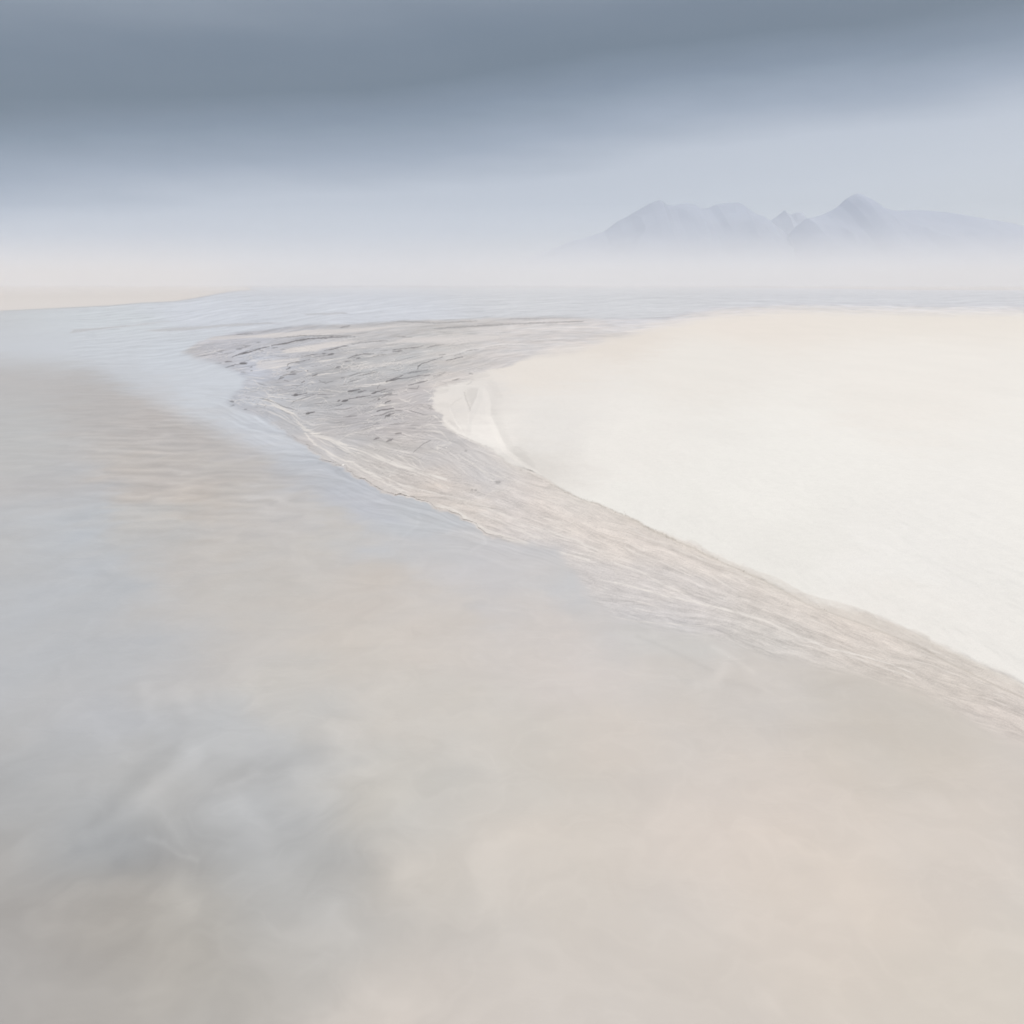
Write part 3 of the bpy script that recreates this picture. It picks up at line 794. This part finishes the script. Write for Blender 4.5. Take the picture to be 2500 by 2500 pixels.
# thin silt wisps drifting off the flat's lower edge
for p, w, a in [(Z4([(200, 1290), (190, 1250), (180, 1330), (100, 1400)]), 4, .05), (Z4([(380, 1380), (500, 1370), (630, 1400), (650, 1450), (560, 1500)]), 4, .07),
                (Z5([(150, 790), (330, 860), (480, 930), (620, 1000)]), 6, -.05), (Z5([(520, 1080), (640, 1070), (680, 1010), (700, 960)]), 12, .06),
                (Z5([(620, 850), (760, 920), (880, 1000)]), 7, .06), (Z5([(700, 1060), (800, 1080), (900, 1120)]), 10, -.05), (Z5([(0, 640), (90, 670), (220, 760)]), 9, -.04),
                (Z3([(1050, 1130), (1250, 1110), (1330, 1090)]), 4, -.06), (Z3([(960, 1080), (1200, 1050)]), 3.5, -.05), (Z3([(1160, 1180), (1210, 1170)]), 3, -.12)]:
    wisp += a * np.exp(-(seg_dist(UU + wx * 10 + fx * 4, VV + wy * 6, p) / w) ** 2)
c_wat = c_wat * (1 + wisp)[..., None]
c_wat = np.clip(c_wat, 0.02, .8)
depth = np.clip(-z, 0, 1)
open_w = (1 - M_wet) * (1 - M_bar) * (1 - 0.55 * M_spit)
ow = smooth(0.12, 0.95, open_w)[..., None]
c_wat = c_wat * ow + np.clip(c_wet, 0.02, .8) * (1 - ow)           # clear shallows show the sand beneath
alpha = open_w
zw = 0.003 * rip * ripz * open_w + 0.0 * XX
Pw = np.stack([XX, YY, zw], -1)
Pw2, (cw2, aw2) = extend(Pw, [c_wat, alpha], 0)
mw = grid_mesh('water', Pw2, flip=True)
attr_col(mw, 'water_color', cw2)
attr_f(mw, 'murk', aw2)
m = Mat('silty_sea_water')
ac = m.node('ShaderNodeAttribute', attribute_name='water_color')
am = m.node('ShaderNodeAttribute', attribute_name='murk')
tcn = m.node('ShaderNodeTexCoord')
mpn = m.node('ShaderNodeMapping', {'Vector': tcn.outputs['Object'], 'Scale': (1.6, 3.4, 1.0)})
n1 = m.node('ShaderNodeTexNoise', {'Vector': mpn.outputs[0], 'Scale': 1.3, 'Detail': 3.0, 'Roughness': 0.5, 'Distortion': 0.6})
bump = m.node('ShaderNodeBump', {'Height': n1.outputs[0], 'Strength': 0.35, 'Distance': 0.03})
pb = m.node('ShaderNodeBsdfPrincipled', {'Base Color': ac.outputs['Color'], 'Roughness': 0.42, 'IOR': 1.33, 'Normal': bump.outputs[0]})
pb.inputs['Specular IOR Level'].default_value = 0.35
m.l.new(pb.outputs[0], m.out.inputs['Surface'])
link('sea_water', mw, m.m, 'milky shallow sea water over the sand', kind='structure')


# ------------------------------------------------------------------ mountains
def mountain(label, crest_px, D, width, seed, alb):
    """crest_px: skyline (photo column, row); D distance in metres."""
    pts = np.array(crest_px, float)
    us = np.linspace(pts[0, 0], pts[-1, 0], 420)
    vs = np.interp(us, pts[:, 0], pts[:, 1])
    kx = 1.0 / FPX
    # elevation above the horizon for a pixel at this column/row
    dyv = (1250 - vs) * kx
    dxv = (us - 1250) * kx
    fwd = math.cos(PITCH) + dyv * math.sin(PITCH)
    up = -math.sin(PITCH) + dyv * math.cos(PITCH)
    H = CAM_H + D * up / fwd
    Xc = D * dxv / fwd
    H = np.maximum(H, 0)
    t = np.linspace(-1, 1, 130)
    hh = H[None, :] * (1 - np.abs(t[:, None]) ** 1.25) ** 1.15
    Yg = D + t[:, None] * width + 0 * hh
    Xg = Xc[None, :] + 0 * hh
    rid = 1 - np.abs(fbm(Xg / 420, Yg / 900, 4, seed)) * 1.8
    env = np.abs(t[:, None]) ** 0.7 * (1 - np.abs(t[:, None]) ** 3)
    hh = hh + (rid - 0.75) * 0.13 * H[None, :] * env
    hh = hh - 4 * (np.abs(t[:, None]) > .98)
    Pm = np.stack([Xg, Yg, np.maximum(hh, -4)], -1)
    me = grid_mesh('mountain', Pm)
    mm = Mat('bare_rock_slope')
    tcn = mm.node('ShaderNodeTexCoord')
    n = mm.node('ShaderNodeTexNoise', {'Vector': tcn.outputs['Object'], 'Scale': 0.004, 'Detail': 6.0, 'Roughness': 0.6})
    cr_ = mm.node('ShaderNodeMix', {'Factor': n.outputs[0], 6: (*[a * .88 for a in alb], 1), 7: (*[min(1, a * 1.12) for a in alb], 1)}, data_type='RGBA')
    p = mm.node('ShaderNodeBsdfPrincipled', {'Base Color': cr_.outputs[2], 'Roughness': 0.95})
    mm.l.new(p.outputs[0], mm.out.inputs['Surface'])
    o = link('mountain', me, mm.m, label, kind='structure')
    return o


M7 = lambda p: tr(1400, 450, .4348, p)
mountain('broad double-topped mountain rising from the mist on the left of the range',
         M7([(-420, 480), (-200, 395), (0, 312), (60, 300), (170, 265), (250, 205), (310, 175), (360, 145), (430, 105), (475, 88), (492, 85), (520, 112), (560, 118), (610, 107), (640, 105), (680, 112),
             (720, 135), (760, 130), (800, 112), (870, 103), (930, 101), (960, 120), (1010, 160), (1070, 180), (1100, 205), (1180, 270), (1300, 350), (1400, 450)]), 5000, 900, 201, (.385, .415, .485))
mountain('pair of small pointed peaks between the two large mountains',
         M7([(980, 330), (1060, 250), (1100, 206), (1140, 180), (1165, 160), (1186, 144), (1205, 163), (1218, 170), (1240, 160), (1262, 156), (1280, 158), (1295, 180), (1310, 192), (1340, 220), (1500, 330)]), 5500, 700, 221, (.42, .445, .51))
mountain('steep dome-topped mountain highest in the range beside the small peaks',
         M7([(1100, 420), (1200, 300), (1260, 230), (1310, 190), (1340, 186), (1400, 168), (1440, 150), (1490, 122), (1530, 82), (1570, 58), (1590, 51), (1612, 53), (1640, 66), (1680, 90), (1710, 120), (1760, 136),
             (1810, 149), (1860, 145), (1915, 142), (2000, 146), (2120, 160), (2280, 186), (2450, 215), (2700, 290), (3000, 430)]), 4700, 900, 231, (.395, .425, .50))


# ------------------------------------------------------------------ shells on the flat
def shell(u, v, size, rot, label, zoff=0.012):
    """one cockle valve: a ribbed dome with a beak, lying on the sand"""
    rings, seg = 9, 36
    vs, fs = [], []
    for i in range(rings + 1):
        r = i / rings
        for j in range(seg):
            a = 2 * math.pi * j / seg
            rad = 1.0 + 0.13 * math.cos(a - math.pi / 2) - 0.10 * math.cos(2 * a)
            rib = 0.018 * math.cos(18 * a) * r
            x = math.cos(a) * r * rad * 1.05
            y = math.sin(a) * r * rad * 0.92 + 0.35 * (1 - r) ** 1.5
            zz = 0.62 * (1 - r ** 2.1) ** 0.75 + rib
            vs.append((x, y, zz))
    n_out = len(vs)
    vs += [(x * .93, y * .93, max(zz - .09, -0.02)) for x, y, zz in vs]
    for i in range(rings):
        for j in range(seg):
            a, b = i * seg + j, i * seg + (j + 1) % seg
            c, d = (i + 1) * seg + (j + 1) % seg, (i + 1) * seg + j
            fs.append((a, d, c, b))
            fs.append((n_out + a, n_out + b, n_out + c, n_out + d))
    for j in range(seg):
        a, b = rings * seg + j, rings * seg + (j + 1) % seg
        fs.append((a, n_out + a, n_out + b, b))
    me = bpy.data.meshes.new('cockle_shell')
    me.from_pydata(vs, [], fs)
    for p_ in me.polygons:
        p_.use_smooth = True
    # ground height below
    ci, ri = min(np.searchsorted(U, u), C - 1), min(np.searchsorted(V, v), R - 1)
    gz = max(float(z[ri, ci]), 0.0)
    o = link('cockle_shell', me, SHELL, label, 'shell', 'white shells scattered on the tidal flat')
    x, y, zz = at(u, v, gz)
    o.location = (x, y, gz - 0.002)
    s = size * y / FPX * 0.5
    o.scale = (s, s, s * .8)
    o.rotation_euler = (0.08, -0.06, rot)
    return o


ms_ = Mat('weathered_shell')
tcn = ms_.node('ShaderNodeTexCoord')
wv = ms_.node('ShaderNodeTexNoise', {'Vector': tcn.outputs['Object'], 'Scale': 3.0, 'Detail': 3.0})
cr_ = ms_.node('ShaderNodeMix', {'Factor': wv.outputs[0], 6: (.86, .84, .80, 1), 7: (.74, .70, .64, 1)}, data_type='RGBA')
p = ms_.node('ShaderNodeBsdfPrincipled', {'Base Color': cr_.outputs[2], 'Roughness': 0.45})
ms_.l.new(p.outputs[0], ms_.out.inputs['Surface'])
SHELL = ms_.m
for u, v, s, r, lab in [
        (838, 1136, 11, 0.4, 'largest white shell, lying at the blue water edge left of the long pale strands'),
        (952, 1162, 6, 1.9, 'white shell among the pale strands just right of the largest shell'),
        (1090, 1093, 5, 2.7, 'white shell on grey sand left of the small worm pit below the bank tip'),
        (1700, 1514, 5, 0.9, 'white shell by the forked strand at the edge of the milky water'),
        (1779, 1604, 5, 3.6, 'white shell lying lowest, out in the milky shallows'),
        (1876, 1483, 4.5, 5.0, 'white shell on beige sand between the bank lip and the thin pale strand'),
        (2222, 1592, 5.5, 4.2, 'white shell at the far right of the beige sand strip')]:
    shell(u, v, s, r, lab)

# crumbs of dry sand and wrack along the lip of the bank: nobody could count them
vs, fs = [], []
lipline = Z4([(1180, 1105), (1250, 1138), (1340, 1165), (1450, 1205), (1600, 1272), (1700, 1330), (1800, 1372), (1932, 1430)]) + Z5([(300, 148), (500, 232), (800, 366), (1100, 518), (1450, 668), (1890, 835)])
lens_ = [0]
for a, b in zip(lipline[:-1], lipline[1:]):
    lens_.append(lens_[-1] + math.hypot(b[0] - a[0], b[1] - a[1]))
for i in range(900):
    s = random.random() * lens_[-1]
    j = max(q for q in range(len(lens_) - 1) if lens_[q] <= s)
    f = (s - lens_[j]) / (lens_[j + 1] - lens_[j])
    u = lipline[j][0] * (1 - f) + lipline[j + 1][0] * f + random.gauss(0, 3)
    v = lipline[j][1] * (1 - f) + lipline[j + 1][1] * f + random.gauss(0, 2.0)
    clump = 0.5 + 0.5 * math.sin(s / 23.0) * math.sin(s / 61.0 + 1)
    if random.random() > (0.15 + clump) * (1 if u < 1680 else 0.25):
        continue
    ci, ri = min(np.searchsorted(U, u), C - 1), min(np.searchsorted(V, v), R - 1)
    gz = float(z[ri, ci])
    x, y, _ = at(u, v, gz)
    r0 = random.uniform(0.5, 1.5) * y / FPX
    base = len(vs)
    ax = random.uniform(0.8, 2.2)
    th = random.uniform(0, math.pi)
    for q in range(5):
        aa = th + q * 2 * math.pi / 5
        dx, dy = math.cos(aa) * r0 * ax, math.sin(aa) * r0
        vs.append((x + dx, y + dy, gz - 0.002))
    vs.append((x + random.uniform(-.4, .4) * r0, y + random.uniform(-.4, .4) * r0, gz + r0 * random.uniform(.6, 1.5)))
    for q in range(5):
        fs.append((base + q, base + (q + 1) % 5, base + 5))
me = bpy.data.meshes.new('crumbs')
me.from_pydata(vs, [], fs)
md = Mat('damp_crumbs')
tcn = md.node('ShaderNodeTexCoord')
n = md.node('ShaderNodeTexNoise', {'Vector': tcn.outputs['Object'], 'Scale': 30.0})
cr_ = md.node('ShaderNodeMix', {'Factor': n.outputs[0], 6: (.46, .42, .36, 1), 7: (.64, .59, .53, 1)}, data_type='RGBA')
p = md.node('ShaderNodeBsdfPrincipled', {'Base Color': cr_.outputs[2], 'Roughness': 0.9})
md.l.new(p.outputs[0], md.out.inputs['Surface'])
link('sand_debris', me, md.m, 'brown crumbs of sand and wrack along the lip of the white bank', kind='stuff')


# ------------------------------------------------------------------ air
def box(name, lo_, hi_, dens, color, aniso, label):
    x0, y0, z0 = lo_
    x1, y1, z1 = hi_
    vs = [(x0, y0, z0), (x1, y0, z0), (x1, y1, z0), (x0, y1, z0), (x0, y0, z1), (x1, y0, z1), (x1, y1, z1), (x0, y1, z1)]
    fs = [(0, 3, 2, 1), (4, 5, 6, 7), (0, 1, 5, 4), (1, 2, 6, 5), (2, 3, 7, 6), (3, 0, 4, 7)]
    me = bpy.data.meshes.new(name)
    me.from_pydata(vs, [], fs)
    mm = Mat(name + '_air')
    pv = mm.node('ShaderNodeVolumePrincipled')
    pv.inputs['Density'].default_value = dens
    pv.inputs['Color'].default_value = (*color, 1)
    pv.inputs['Anisotropy'].default_value = aniso
    mm.l.new(pv.outputs[0], mm.out.inputs['Volume'])
    return link(name, me, mm.m, label, kind='stuff')


gx = float(np.abs(Pg[..., 0]).max())
box('haze', (-gx - 50, -170, -1.2), (gx + 50, 7100, 460), 0.6e-4, (.86, .92, 1.0), 0.0, 'thin bluish haze over the whole bay')
box('mist', (-5600, 300, 0.35), (5600, 6900, 24), 2.0e-3, (.885, .90, .93), 0.0, 'low white mist bank lying over the far shore')
box('mist', (-5700, 108, 0.3), (5700, 6950, 7), 4.4e-3, (.895, .88, .875), 0.0, 'thin ground mist creeping over the far water')
print('extent', gx, 'verts', R * C)
